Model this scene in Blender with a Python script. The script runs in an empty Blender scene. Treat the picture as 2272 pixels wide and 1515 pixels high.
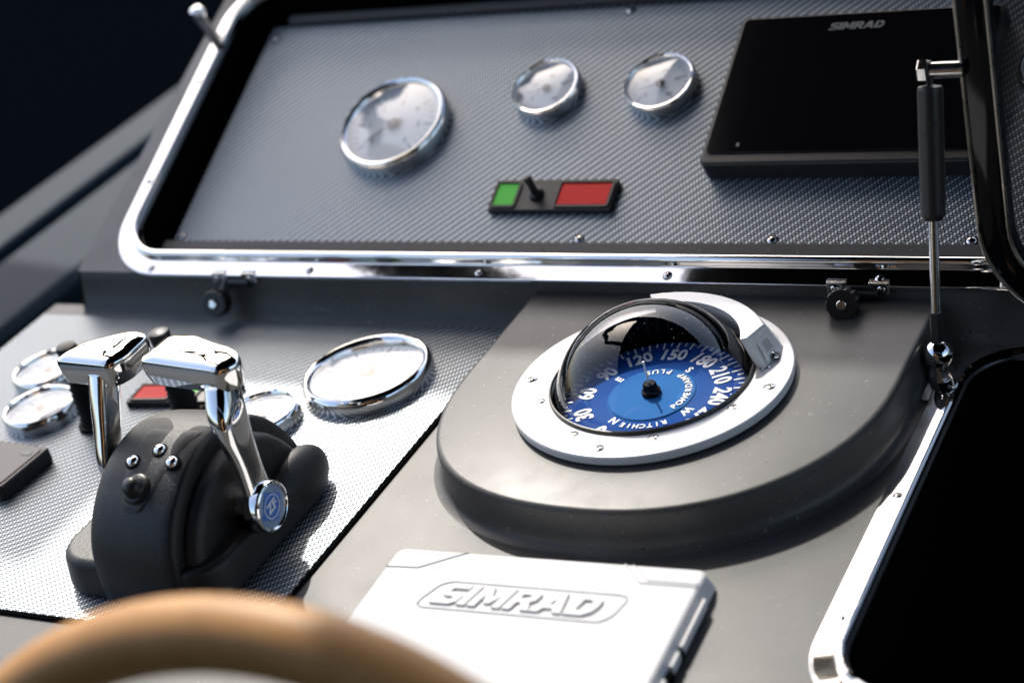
import bpy, bmesh, math, random
from mathutils import Matrix, Vector
random.seed(7)
S = bpy.context.scene
COL = S.collection
pi = math.pi
R = math.radians

# ------------------------------------------------------------------ camera, sky, sun, exposure
cam_d = bpy.data.cameras.new('camera')
cam = bpy.data.objects.new('camera', cam_d); COL.objects.link(cam); S.camera = cam
cam.matrix_world = Matrix(((.8757, -.0311, .4819, .4719),
                           (.4274, .5145, -.7434, -.8695),
                           (-.2248, .8569, .4638, .5993),
                           (0, 0, 0, 1)))
cam_d.sensor_width = 36; cam_d.lens = 4000 / 2272 * 36
cam_d.clip_start = .01; cam_d.clip_end = 500
cam_d.dof.use_dof = True; cam_d.dof.focus_distance = 1.15; cam_d.dof.aperture_fstop = 4.4

SUN_DIR = Vector((-.45, .55, .72)).normalized()          # towards the sun: ahead and to port of the helm
sun_el = math.asin(SUN_DIR.z); sun_az = math.atan2(SUN_DIR.x, SUN_DIR.y)
W = bpy.data.worlds.new('World'); S.world = W; W.use_nodes = True
wn = W.node_tree.nodes; wl = W.node_tree.links
sky = wn.new('ShaderNodeTexSky'); sky.sky_type = 'NISHITA'; sky.sun_disc = False
sky.sun_elevation = sun_el; sky.sun_rotation = sun_az
sky.air_density = 1.0; sky.dust_density = 3.2; sky.ozone_density = 1.0
bg = wn['Background']; bg.inputs['Strength'].default_value = .15
wl.new(sky.outputs[0], bg.inputs[0])
sd = bpy.data.lights.new('sun', 'SUN'); sd.energy = 2.1; sd.angle = R(.53); sd.color = (1, .95, .87)
sun = bpy.data.objects.new('sun', sd); COL.objects.link(sun)
sun.rotation_euler = SUN_DIR.to_track_quat('Z', 'Y').to_euler()
vs = S.view_settings
vs.view_transform = 'Standard'; vs.look = 'None'; vs.gamma = 1; vs.use_curve_mapping = False; vs.exposure = 1.0
S.render.engine = 'CYCLES'
S.cycles.use_denoising = True
S.cycles.max_bounces = 10; S.cycles.transparent_max_bounces = 12
S.cycles.sample_clamp_indirect = 6

# ------------------------------------------------------------------ helpers
class Geo:
    """collects shapes; build() links them as ONE mesh object"""
    def __init__(s): s.v = []; s.f = []; s.m = []
    def add(s, vs_, fs, mi=0, M=None):
        o = len(s.v)
        s.v += [tuple(M @ Vector(p)) if M else tuple(p) for p in vs_]
        s.f += [tuple(i + o for i in f) for f in fs]; s.m += [mi] * len(fs)
        return s
    def bm(s, bm, mi=0, M=None):
        bm.verts.ensure_lookup_table()
        for i, v in enumerate(bm.verts): v.index = i
        s.add([v.co.copy() for v in bm.verts], [[v.index for v in f.verts] for f in bm.faces], mi, M); bm.free()
        return s
    def lathe(s, prof, n=48, mi=0, M=None, a0=0, a1=2 * pi):
        full = abs(a1 - a0 - 2 * pi) < 1e-6
        k = n if full else n + 1
        vs_ = []; fs = []
        for (r, z) in prof:
            for i in range(k):
                a = a0 + (a1 - a0) * i / n
                vs_.append((r * math.cos(a), r * math.sin(a), z))
        for j in range(len(prof) - 1):
            for i in range(n):
                a, b = i, (i + 1) % k
                fs.append((j * k + a, j * k + b, (j + 1) * k + b, (j + 1) * k + a))
        return s.add(vs_, fs, mi, M)
    def box(s, c, d, mi=0, M=None, bev=0, seg=2):
        bm = bmesh.new(); bmesh.ops.create_cube(bm, size=1)
        for v in bm.verts: v.co = Vector((c[0] + v.co.x * d[0], c[1] + v.co.y * d[1], c[2] + v.co.z * d[2]))
        if bev: bmesh.ops.bevel(bm, geom=bm.edges[:], offset=bev, segments=seg, profile=.5, affect='EDGES')
        return s.bm(bm, mi, M)
    def prism(s, out, z0, z1, mi=0, M=None, bev=0, seg=3, top=None):
        """closed outline lifted from z0 to z1, sharp edges rounded; top = another outline for the upper rim"""
        bm = bmesh.new(); top = top or out
        a = [bm.verts.new((p[0], p[1], z0)) for p in out]; b = [bm.verts.new((p[0], p[1], z1)) for p in top]
        n = len(out)
        bm.faces.new(a[::-1]); bm.faces.new(b)
        for i in range(n): bm.faces.new((a[i], a[(i + 1) % n], b[(i + 1) % n], b[i]))
        bmesh.ops.recalc_face_normals(bm, faces=bm.faces)
        if bev:
            ed = [e for e in bm.edges if e.calc_face_angle(0) > .6]
            bmesh.ops.bevel(bm, geom=ed, offset=bev, segments=seg, profile=.5, affect='EDGES')
        return s.bm(bm, mi, M)
    def tube(s, pts, r, n=16, mi=0, M=None, closed=False):
        pts = [Vector(p) for p in pts]; rr = r if isinstance(r, (list, tuple)) else [r] * len(pts)
        vs_ = []; fs = []; L = len(pts); up = None
        for i, p in enumerate(pts):
            t = (pts[(i + 1) % L] - pts[i - 1]) if closed else (pts[min(i + 1, L - 1)] - pts[max(i - 1, 0)])
            t.normalize()
            if up is None: up = t.orthogonal().normalized()
            up = (up - t * up.dot(t)).normalized(); w = t.cross(up)
            for k in range(n):
                a = 2 * pi * k / n; vs_.append(p + (up * math.cos(a) + w * math.sin(a)) * rr[i])
        for i in range(L if closed else L - 1):
            j = (i + 1) % L
            for k in range(n): fs.append((i * n + k, i * n + (k + 1) % n, j * n + (k + 1) % n, j * n + k))
        if not closed: fs += [tuple(range(n))[::-1], tuple((L - 1) * n + k for k in range(n))]
        return s.add(vs_, fs, mi, M)
    def sweep(s, path, prof, mi=0, M=None, cap=False, closed=True):
        """profile (outward offset, height) carried round a closed outline"""
        n = len(path); m = len(prof); nr = normals(path); vs_ = []; fs = []
        for i in range(n):
            for (o, h) in prof: vs_.append((path[i][0] + nr[i][0] * o, path[i][1] + nr[i][1] * o, h))
        for i in range(n):
            j = (i + 1) % n
            for k in range(m - 1): fs.append((i * m + k, j * m + k, j * m + k + 1, i * m + k + 1))
        if cap: fs.append(tuple(i * m + m - 1 for i in range(n)))
        return s.add(vs_, fs, mi, M)
    def loft(s, rings, mi=0, M=None, caps=True):
        n = len(rings[0]); vs_ = [p for r_ in rings for p in r_]; fs = []
        for j in range(len(rings) - 1):
            for i in range(n): fs.append((j * n + i, j * n + (i + 1) % n, (j + 1) * n + (i + 1) % n, (j + 1) * n + i))
        if caps: fs += [tuple(range(n))[::-1], tuple((len(rings) - 1) * n + i for i in range(n))]
        return s.add(vs_, fs, mi, M)
    def build(s, name, mats, parent=None, M=None, ang=38, flip=False):
        me = bpy.data.meshes.new(name); me.from_pydata(s.v, [], s.f)
        mats = mats if isinstance(mats, (list, tuple)) else [mats]
        for m in mats: me.materials.append(m)
        me.polygons.foreach_set('material_index', s.m)
        bm = bmesh.new(); bm.from_mesh(me)
        bmesh.ops.remove_doubles(bm, verts=bm.verts, dist=1e-7)
        bmesh.ops.recalc_face_normals(bm, faces=bm.faces)
        if flip: bmesh.ops.reverse_faces(bm, faces=bm.faces)
        bm.to_mesh(me); bm.free()
        me.polygons.foreach_set('use_smooth', [True] * len(me.polygons))
        me.set_sharp_from_angle(angle=R(ang)); me.update()
        o = link(name, me, parent, M)
        if ang < 50: w = o.modifiers.new('flat_faces', 'WEIGHTED_NORMAL'); w.weight = 100; w.keep_sharp = True
        return o
def link(name, me, parent=None, M=None):
    o = bpy.data.objects.new(name, me); COL.objects.link(o)
    if parent: o.parent = parent
    if M is not None: o.matrix_local = M
    return o
def normals(path):
    n = len(path); A = sum(path[i][0] * path[(i + 1) % n][1] - path[(i + 1) % n][0] * path[i][1] for i in range(n))
    sg = 1 if A > 0 else -1; out = []
    for i in range(n):
        a, b, c = Vector(path[i - 1][:2]), Vector(path[i][:2]), Vector(path[(i + 1) % n][:2])
        t1 = (b - a).normalized(); t2 = (c - b).normalized()
        n1 = Vector((t1.y, -t1.x)) * sg; n2 = Vector((t2.y, -t2.x)) * sg
        m = (n1 + n2).normalized(); k = 1 / max(.4, m.dot(n1)); out.append((m.x * k, m.y * k))
    return out
def rrect(x0, x1, y0, y1, r, n=8):
    pts = []
    for cx, cy, a in ((x1 - r, y1 - r, 0), (x0 + r, y1 - r, 90), (x0 + r, y0 + r, 180), (x1 - r, y0 + r, 270)):
        for i in range(n + 1):
            t = R(a + 90 * i / n); pts.append((cx + r * math.cos(t), cy + r * math.sin(t)))
    return pts
def circle(cx, cy, r, n=32): return [(cx + r * math.cos(2 * pi * i / n), cy + r * math.sin(2 * pi * i / n)) for i in range(n)]
def sheet_with_holes(outline, holes, z=0):
    bm = bmesh.new(); es = []
    for lp in [outline] + holes:
        vv = [bm.verts.new((p[0], p[1], z)) for p in lp]
        es += [bm.edges.new((vv[i], vv[(i + 1) % len(vv)])) for i in range(len(vv))]
    bmesh.ops.triangle_fill(bm, use_beauty=True, edges=es)
    return bm
def spline(pts, n=8):
    out = []; P = [Vector(p) for p in pts]
    for i in range(len(P) - 1):
        a, b, c, d = P[max(i - 1, 0)], P[i], P[i + 1], P[min(i + 2, len(P) - 1)]
        for k in range(n):
            t = k / n
            out.append(.5 * ((2 * b) + (c - a) * t + (2 * a - 5 * b + 4 * c - d) * t * t + (-a + 3 * b - 3 * c + d) * t ** 3))
    return out + [P[-1]]
def tag(o, label, cat=None, group=None, kind=None):
    if label: o['label'] = label
    if cat: o['category'] = cat
    if group: o['group'] = group
    if kind: o['kind'] = kind
    return o
def thing(name, label, cat, M=None, group=None):
    o = bpy.data.objects.new(name, None); COL.objects.link(o); o.empty_display_size = .01
    if M is not None: o.matrix_world = M
    return tag(o, label, cat, group)
T = Matrix.Translation
def rot(a, ax): return Matrix.Rotation(R(a), 4, ax)
def text(name, body, size, mat, parent, M, ext=.0002, off=0, shear=0, sp=1.0, align='CENTER', bev=0):
    cu = bpy.data.curves.new(name, 'FONT'); cu.body = body; cu.size = size; cu.extrude = ext; cu.offset = off; cu.bevel_depth = bev; cu.bevel_resolution = 2
    cu.shear = shear; cu.space_character = sp; cu.align_x = align; cu.align_y = 'CENTER'; cu.resolution_u = 3
    to = bpy.data.objects.new(name, cu); COL.objects.link(to)
    bpy.context.view_layer.update()
    me = bpy.data.meshes.new_from_object(to.evaluated_get(bpy.context.evaluated_depsgraph_get()))
    bpy.data.objects.remove(to); bpy.data.curves.remove(cu)
    me.name = name; me.materials.clear(); me.materials.append(mat)
    return link(name, me, parent, M)

LOGO = [  # heavy slanted capitals: outline, counters, advance
    ([(0, 0), (.62, 0), (.82, .15), (.82, .45), (.64, .60), (.27, .61), (.27, .80), (.80, .80), (.84, 1), (.18, 1), (0, .86), (0, .55), (.20, .40), (.56, .39), (.56, .20), (-.02, .20), (-.06, 0)], [], .90),
    ([(0, 0), (.28, 0), (.28, 1), (0, 1)], [], .38),
    ([(0, 0), (.27, 0), (.27, .60), (.47, .18), (.66, .18), (.86, .60), (.86, 0), (1.13, 0), (1.13, 1), (.80, 1), (.565, .50), (.33, 1), (0, 1)], [], 1.23),
    ([(0, 0), (.27, 0), (.27, .36), (.42, .36), (.62, 0), (.94, 0), (.70, .40), (.84, .52), (.86, .80), (.70, 1), (0, 1)], [[(.27, .58), (.54, .58), (.58, .68), (.54, .78), (.27, .78)]], .95),
    ([(0, 0), (.28, 0), (.37, .2), (.68, .2), (.77, 0), (1.06, 0), (.70, 1), (.36, 1)], [[(.44, .40), (.61, .40), (.525, .66)]], 1.13),
    ([(0, 0), (.62, 0), (.86, .2), (.92, .5), (.86, .8), (.62, 1), (0, 1)], [[(.27, .24), (.52, .24), (.63, .36), (.65, .5), (.63, .64), (.52, .76), (.27, .76)]], .92)]
def logo(name, mat, parent, M, w, h, ext, slant=.22):
    g = Geo(); x = 0; tot = sum(l[2] for l in LOGO); k = w / tot
    for out, holes, adv in LOGO:
        f = lambda p: (((p[0] + x - tot / 2) * k + (p[1] - .5) * h * slant), (p[1] - .5) * h)
        o2 = [f(p) for p in out]; h2 = [[f(p) for p in q] for q in holes]
        g.bm(sheet_with_holes(o2, h2, ext))
        for lp in [o2] + h2: g.sweep(lp, [(0, 0), (0, ext)])
        x += adv
    return g.build(name, mat, parent, M, ang=25)

# ------------------------------------------------------------------ materials
class N:
    def __init__(s, name):
        s.mat = bpy.data.materials.new(name); s.mat.use_nodes = True; s.nt = s.mat.node_tree
        s.b = s.nt.nodes['Principled BSDF']; s.out = s.nt.nodes['Material Output']
    def n(s, t, **kw):
        x = s.nt.nodes.new('ShaderNode' + t)
        for k, v in kw.items():
            if k.startswith('i_'): x.inputs[int(k[2:]) if k[2:].isdigit() else k[2:]].default_value = v
            else: setattr(x, k, v)
        return x
    def l(s, a, b): s.nt.links.new(a, b)
    def math(s, op, a, b=0, c=None):
        x = s.nt.nodes.new('ShaderNodeMath'); x.operation = op
        for i, q in enumerate((a, b) if c is None else (a, b, c)):
            if isinstance(q, (int, float)): x.inputs[i].default_value = q
            else: s.l(q, x.inputs[i])
        return x.outputs[0]
    def p(s, **kw):
        for k, v in kw.items():
            k = k.replace('_', ' ')
            s.b.inputs[k].default_value = (*v, 1) if isinstance(v, tuple) and len(v) == 3 else v
        return s
    def coord(s, which='Object'): return s.n('TexCoord').outputs[which]
    def noise(s, scale, detail=3, rough=.55, vec=None):
        x = s.n('TexNoise'); x.inputs['Scale'].default_value = scale; x.inputs['Detail'].default_value = detail
        x.inputs['Roughness'].default_value = rough; s.l(vec or s.coord(), x.inputs['Vector']); return x.outputs['Fac']
    def ramp(s, fac, stops):
        x = s.n('ValToRGB'); el = x.color_ramp.elements
        while len(el) < len(stops): el.new(.5)
        for e, (p, c) in zip(el, stops): e.position = p; e.color = (*c, 1) if len(c) == 3 else c
        s.l(fac, x.inputs[0]); return x.outputs[0]
    def bump(s, h, strength=.3, dist=.001):
        x = s.n('Bump'); x.inputs['Strength'].default_value = strength; x.inputs['Distance'].default_value = dist
        s.l(h, x.inputs['Height']); s.l(x.outputs[0], s.b.inputs['Normal']); return x
def plain(name, col, rough=.5, metal=0, spec=.5, coat=0, grain=0, gs=900):
    m = N(name).p(Base_Color=col, Roughness=rough, Metallic=metal, Specular_IOR_Level=spec, Coat_Weight=coat)
    if grain: m.bump(m.noise(gs, 2), grain, .0004)
    return m.mat
MAT = {}
def paint(name, a, b, rough):
    m = N(name).p(Roughness=rough, Specular_IOR_Level=.27)
    c = m.coord()
    fl = m.noise(2600, 1, .5, c); big = m.noise(14, 4, .6, c)
    mix = m.math('ADD', m.math('MULTIPLY', fl, .6), m.math('MULTIPLY', big, .4))
    col = m.ramp(mix, [(.30, a), (.70, b)])
    sp = m.ramp(m.noise(420, 2, .6, c), [(.0, (0, 0, 0)), (.705, (0, 0, 0)), (.74, (1, 1, 1))])      # dust specks
    mx = m.n('MixRGB'); m.l(sp, mx.inputs[0]); m.l(col, mx.inputs[1]); mx.inputs[2].default_value = (.3, .29, .27, 1)
    sk = m.ramp(m.noise(260, 3, .6, c), [(.0, (1, 1, 1)), (.275, (1, 1, 1)), (.315, (0, 0, 0))])
    mx2 = m.n('MixRGB'); m.l(sk, mx2.inputs[0]); m.l(mx.outputs[0], mx2.inputs[1]); mx2.inputs[2].default_value = (.02, .018, .016, 1)
    m.l(mx2.outputs[0], m.b.inputs['Base Color'])
    m.l(m.math('ADD', m.math('MULTIPLY', m.noise(30, 5, .6, c), .22), rough - .1), m.b.inputs['Roughness'])
    m.bump(m.math('ADD', m.math('MULTIPLY', m.noise(1500, 2, .5, c), .3), m.noise(25, 2, .5, c)), .12, .0008)
    return m.mat
MAT['paint'] = paint('grey_gelcoat', (.044, .044, .043), (.094, .094, .091), .36)
def twill(name, t, dark, light, rough, h):
    m = N(name).p(Roughness=rough, Specular_IOR_Level=.5, Metallic=.7)
    sx = m.n('SeparateXYZ'); m.l(m.coord(), sx.inputs[0])
    u = m.math('DIVIDE', sx.outputs[0], t); v = m.math('DIVIDE', sx.outputs[1], t)
    iu = m.math('FLOOR', u); iv = m.math('FLOOR', v); fu = m.math('FRACT', u); fv = m.math('FRACT', v)
    k = m.math('FLOORED_MODULO', m.math('SUBTRACT', iu, iv), 4)
    warp = m.math('LESS_THAN', k, 1.5)
    s1 = m.math('MULTIPLY', m.math('ADD', m.math('SUBTRACT', 1, k), fv), .5)
    s2 = m.math('MULTIPLY', m.math('ADD', m.math('SUBTRACT', k, 2), fu), .5)
    sn = lambda x: m.math('POWER', m.math('MAXIMUM', m.math('SINE', m.math('MULTIPLY', x, pi)), .001), .55)
    hw = m.math('MULTIPLY', sn(fu), sn(s1)); hf = m.math('MULTIPLY', sn(fv), sn(s2))
    inv = m.math('SUBTRACT', 1, warp)
    hh = m.math('ADD', m.math('MULTIPLY', hw, warp), m.math('MULTIPLY', hf, inv))
    cc = m.math('MULTIPLY', hh, m.math('ADD', .62, m.math('MULTIPLY', warp, .38)))
    m.l(m.ramp(cc, [(.30, dark), (.95, light)]), m.b.inputs['Base Color'])
    m.bump(hh, .28, h)
    return m.mat
MAT['weave'] = twill('woven_sheet', .0019, (.012, .0145, .017), (.74, .83, .90), .47, .0006)
def chrome(name, col, rough, wav=.04):
    m = N(name).p(Base_Color=col, Metallic=1.0)
    c = m.coord()
    m.l(m.math('ADD', m.math('MULTIPLY', m.noise(120, 4, .6, c), rough * 1.6), rough * .3), m.b.inputs['Roughness'])
    m.bump(m.noise(60, 2, .5, c), wav, .001)
    return m.mat
MAT['chrome'] = chrome('polished_chrome', (.95, .93, .90), .04)
MAT['steel'] = chrome('worn_steel', (.78, .76, .73), .14, .15)
MAT['old_steel'] = chrome('tarnished_steel', (.62, .53, .42), .3, .2)
MAT['black'] = plain('black_plastic', (.012, .012, .012), .38, grain=.25)
MAT['soft_black'] = plain('matt_black', (.006, .006, .006), .75, spec=.2)
MAT['gloss_black'] = plain('gloss_black', (.004, .004, .005), .08, spec=.35)
MAT['void'] = plain('black_lining', (.002, .002, .002), .95, spec=.03)
MAT['control'] = plain('textured_black_plastic', (.0035, .0034, .0034), .40, spec=.5, grain=.9, gs=1300)
MAT['white'] = plain('white_plastic', (.82, .82, .81), .28, coat=.2)
MAT['cover'] = plain('white_cover_plastic', (.66, .66, .665), .6, spec=.2, grain=.1)
MAT['dial_white'] = plain('white_dial', (.86, .88, .88), .6)
MAT['ink'] = plain('dark_print', (.03, .035, .04), .6)
MAT['pale_ink'] = plain('pale_print', (.88, .89, .9), .5)
MAT['grey_ink'] = plain('grey_print', (.11, .125, .13), .4)
MAT['green'] = plain('green_lens', (.12, .72, .08), .5, spec=.2)
MAT['red'] = plain('red_lens', (.85, .018, .014), .5, spec=.2)
MAT['badge_blue'] = plain('badge_blue', (.02, .19, .68), .3, coat=1)
MAT['badge_grey'] = plain('badge_grey', (.22, .34, .52), .25, coat=1)
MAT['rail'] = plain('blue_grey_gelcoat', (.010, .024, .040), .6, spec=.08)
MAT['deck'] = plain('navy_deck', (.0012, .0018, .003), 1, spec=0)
m = N('blue_compass_card').p(Roughness=.8, Specular_IOR_Level=.1)
c = m.coord(); gx = m.n('VectorMath', operation='LENGTH'); m.l(c, gx.inputs[0])
m.l(m.ramp(m.math('DIVIDE', gx.outputs['Value'], .06), [(.0, (.035, .185, .48)), (.46, (.032, .165, .45)), (.5, (.010, .080, .33)), (1, (.008, .058, .27))]), m.b.inputs['Base Color'])
MAT['card'] = m.mat
m = N('tan_leather').p(Roughness=.5, Specular_IOR_Level=.4)
m.l(m.ramp(m.noise(40, 4), [(.3, (.46, .22, .065)), (.7, (.58, .30, .10))]), m.b.inputs['Base Color']); m.bump(m.noise(500, 3), .3, .0005)
MAT['leather'] = m.mat
m = N('worn_black_enamel').p(Roughness=.35)
c = m.coord()
ch = m.ramp(m.noise(220, 5, .7, c), [(.0, (0, 0, 0)), (.60, (0, 0, 0)), (.64, (1, 1, 1))])
mx = m.n('MixRGB'); m.l(ch, mx.inputs[0]); mx.inputs[1].default_value = (.034, .030, .027, 1); mx.inputs[2].default_value = (.003, .003, .003, 1)
m.l(mx.outputs[0], m.b.inputs['Base Color']); m.bump(ch, .4, .0004)
MAT['enamel'] = m.mat
def clear(name, tint=(1, 1, 1), ior=1.5, dust=0, rough=0.0, dark_rim=0):
    m = N(name); m.nt.nodes.remove(m.b)
    tr = m.n('BsdfTransparent'); tr.inputs[0].default_value = (*tint, 1)
    gl = m.n('BsdfGlossy'); gl.inputs['Roughness'].default_value = rough
    if dark_rim:                                                 # tint darkened towards the rim, imitating refraction at the dome edge
        lw = m.n('LayerWeight'); lw.inputs[0].default_value = .5
        m.l(m.ramp(lw.outputs['Facing'], [(.0, tint), (.47, tint), (.64, (.10, .10, .11)), (1, (.02, .02, .02))]), tr.inputs[0])
    fr = m.n('Fresnel'); ge = m.n('NewGeometry')        # thin sheet: same reflectance from both sides
    m.l(m.math('ADD', ior, m.math('MULTIPLY', ge.outputs['Backfacing'], 1 / ior - ior)), fr.inputs[0])
    mx = m.n('MixShader'); m.l(fr.outputs[0], mx.inputs[0]); m.l(tr.outputs[0], mx.inputs[1]); m.l(gl.outputs[0], mx.inputs[2])
    last = mx.outputs[0]
    if dust:
        df = m.n('BsdfDiffuse'); df.inputs[0].default_value = (.5, .47, .42, 1)
        d = m.ramp(m.noise(520, 2, .5), [(.0, (0, 0, 0)), (.70, (0, 0, 0)), (.75, (dust, dust, dust))])
        m2 = m.n('MixShader'); m.l(d, m2.inputs[0]); m.l(last, m2.inputs[1]); m.l(df.outputs[0], m2.inputs[2]); last = m2.outputs[0]
    m.l(last, m.out.inputs[0]); return m.mat
MAT['glass'] = clear('clear_lens')
MAT['gauge_ink'] = plain('faded_print', (.3, .33, .36), .6)
MAT['gauge_glass'] = clear('gauge_lens', (1, 1, 1), 2.1)
MAT['dome'] = clear('compass_dome', (.97, .98, 1), 1.6, dust=.5, dark_rim=1)
MAT['tinted'] = clear('tinted_acrylic', (.66, .67, .68), 1.5)

# ------------------------------------------------------------------ the dash: console deck, compass pod, upper housing
TILT = 25.31
PO = Vector((0, .117, .039))
PU = Vector((0, .904, .4275)); PN = Vector((0, -.4275, .904))
def PM(x=0, u=0, n=0, spin=0):                              # a place on the sloping upper dash: across, up the slope, off it
    o = PO + Vector((1, 0, 0)) * x + PU * u + PN * n
    return T(o) @ rot(TILT, 'X') @ rot(spin, 'Z')
HATCH = rrect(.184, .62, -.226, .094, .036, 10)             # opening of the starboard locker
g = Geo(); g.bm(sheet_with_holes([(-.612, -.62), (.75, -.62), (.75, .125), (-.612, .125)], [HATCH]))
g.add([(-.612, -.62, 0), (-.612, .125, 0), (-.616, .125, -.16), (-.616, -.62, -.16)], [(0, 1, 2, 3)])
deck = tag(g.build('console_deck', MAT['paint']), 'grey satin painted helm console deck', kind='structure')

D = [(-.137, .119)]
for i in range(41):                                        # fuller to port than to starboard
    a = pi + pi * i / 40; ca, sa = math.cos(a), math.sin(a); e = 2 / (2.45 if ca < 0 else 2.1)
    D.append((.010 + .147 * abs(ca) ** e * (1 if ca > 0 else -1), .012 - .146 * abs(sa) ** e))
D += [(.157, .119)]
DD = []
for i in range(len(D)):                                     # even spacing along the straight sides
    a, b = D[i], D[(i + 1) % len(D)]; k = max(1, int(math.dist(a, b) / .02))
    DD += [(a[0] + (b[0] - a[0]) * j / k, a[1] + (b[1] - a[1]) * j / k) for j in range(k)]
g = Geo(); g.sweep(DD, [(.0075, .0002), (.0040, .0008), (.0016, .0024), (.0004, .0050), (0, .0100), (-.0002, .0242), (-.0006, .0259), (-.0014, .0272), (-.0026, .0278), (-.004, .028)])
NR = normals(DD)
g.bm(sheet_with_holes([(p[0] - .004 * n_[0], p[1] - .004 * n_[1]) for p, n_ in zip(DD, NR)], [circle(.003, -.001, .0655, 64)], .028))
tag(g.build('compass_pod', MAT['paint'], ang=60), 'raised grey rounded pod moulded on the console under the compass', kind='structure')

OPEN = rrect(-.516, .62, .0165, .300, .034, 10)
g = Geo()
g.bm(sheet_with_holes([(-.563, -.002), (.75, -.002), (.75, .36), (-.545, .36)], [OPEN]), M=PM())
prof = [(.090, .0003), (.100, .0014), (.107, .0050), (.1105, .010), (.1135, .02), (.1155, .03), (.1168, .0365), (.1188, .0382)]
vv = [(x, y, z) for x in (-.563, .75) for (y, z) in prof]; k = len(prof)
g.add(vv, [(i, i + 1, k + i + 1, k + i) for i in range(k - 1)])
q = [PM(-.563, -.002) @ Vector(), PM(-.545, .36) @ Vector()]
g.add([q[0], q[1], (q[1].x - .05, q[1].y, -.16), (q[0].x - .05, q[0].y, -.16)], [(0, 1, 2, 3)])
housing = tag(g.build('dash_housing', MAT['paint'], ang=60), 'grey sloping dash housing around the recessed instrument panel', kind='structure')
PAN = rrect(-.508, .61, .043, .292, .006, 4)
lin = rrect(-.5155, .6195, .017, .2995, .034, 10)
g = Geo(); g.sweep(lin, [(0, .001), (-.001, -.024)])
g.add([(-.53, .01, -.024), (.63, .01, -.024), (.63, .31, -.024), (-.53, .31, -.024)], [(0, 1, 2, 3)])
tray = g.build('recess_lining', MAT['void'], housing, PM())
g = Geo(); g.prism(rrect(-.498, .6, .026, .039, .003), -.0235, -.012)
g.build('lower_ledge', MAT['paint'], housing, PM())
g = Geo(); g.prism(rrect(-.48, .6, .2805, .289, .003), -.0235, -.015)
g.build('upper_ledge', MAT['paint'], housing, PM())

# woven sheets
g = Geo(); g.prism(rrect(-.497, .6, .040, .2800, .004), -.003, 0)
panel = g.build('instrument_panel', MAT['weave'], None, PM(0, 0, -.020))
tag(panel, 'grey twill woven instrument panel sunk in the upper dash', 'panel')
g = Geo(); g.prism([(-.606, .103), (-.606, .02), (-.44, -.2525), (-.345, -.2515), (-.157, -.2505), (-.157, .103)], .0008, .003)
lower = g.build('woven_console_sheet', MAT['weave'])
tag(lower, 'flat grey twill woven sheet on the console under the engine control', 'panel')
g = Geo(); g.prism([(-.608, .1045), (-.608, .0195), (-.441, -.2545), (-.345, -.2535), (-.155, -.2525), (-.155, .1045)], .0002, .0018)
g.build('black_backing', MAT['void'], lower)

# ------------------------------------------------------------------ screws
def screw_mesh(name, r, mats, h=.45):
    g = Geo(); g.lathe([(r * 1.0, -.0004), (r, .0001), (r * .93, r * h * .45), (r * .7, r * h * .8), (r * .35, r * h * .97), (0.0001, r * h)], 20)
    for a in (25, 115): g.box((0, 0, r * h * .86), (r * 1.2, r * .26, r * h * .34), 1, rot(a, 'Z'))
    g.lathe([(r * 1.22, -.0002), (r * 1.2, .00022), (r * .98, .00022)], 20, 1)
    o = g.build(name, mats); me = o.data; bpy.data.objects.remove(o); return me
SCREW = screw_mesh('screw', .0036, [MAT['steel'], MAT['void']])
SCREW_F = screw_mesh('screw', .0032, [MAT['steel'], MAT['ink']], .22)
SCREW_G = screw_mesh('screw', .0038, [MAT['steel'], MAT['ink']], .34)
SCREW_S = screw_mesh('screw', .0030, [MAT['steel'], MAT['void']])
def screw(parent, M, me=None, spin=None): return link('screw', me or SCREW, parent, M @ rot(random.uniform(0, 90) if spin is None else spin, 'Z'))

# chrome frame round the instrument panel
TR = rrect(-.517, .622, .0155, .301, .035, 12)
g = Geo()
g.sweep(TR, [(.0205, -.0005), (.0205, .0016), (.0198, .0023), (.0075, .0026), (.0066, .0036), (.0062, .0062), (.0050, .0082), (.0030, .0090), (.0010, .0084), (-.0002, .0066), (-.0006, -.003)])
trim = g.build('chrome_panel_frame', MAT['chrome'], None, PM(), ang=45)
tag(trim, 'polished chrome frame screwed around the sunken instrument panel', 'trim frame')
for x in (-.484, -.329, -.180, -.031, .118, .267): screw(trim, T((x, .0006, .0024)), SCREW_S)
for (x, u) in ((-.5305, .09), (-.5305, .2)): screw(trim, T((x, u, .0024)), SCREW_S)
for (x, u) in ((-.1222, .0475), (-.1447, .2730), (-.4904, .0480), (-.4890, .2660), (.027, .0475), (.165, .0475)):
    screw(panel, T((x, u, .0002)), SCREW)

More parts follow.
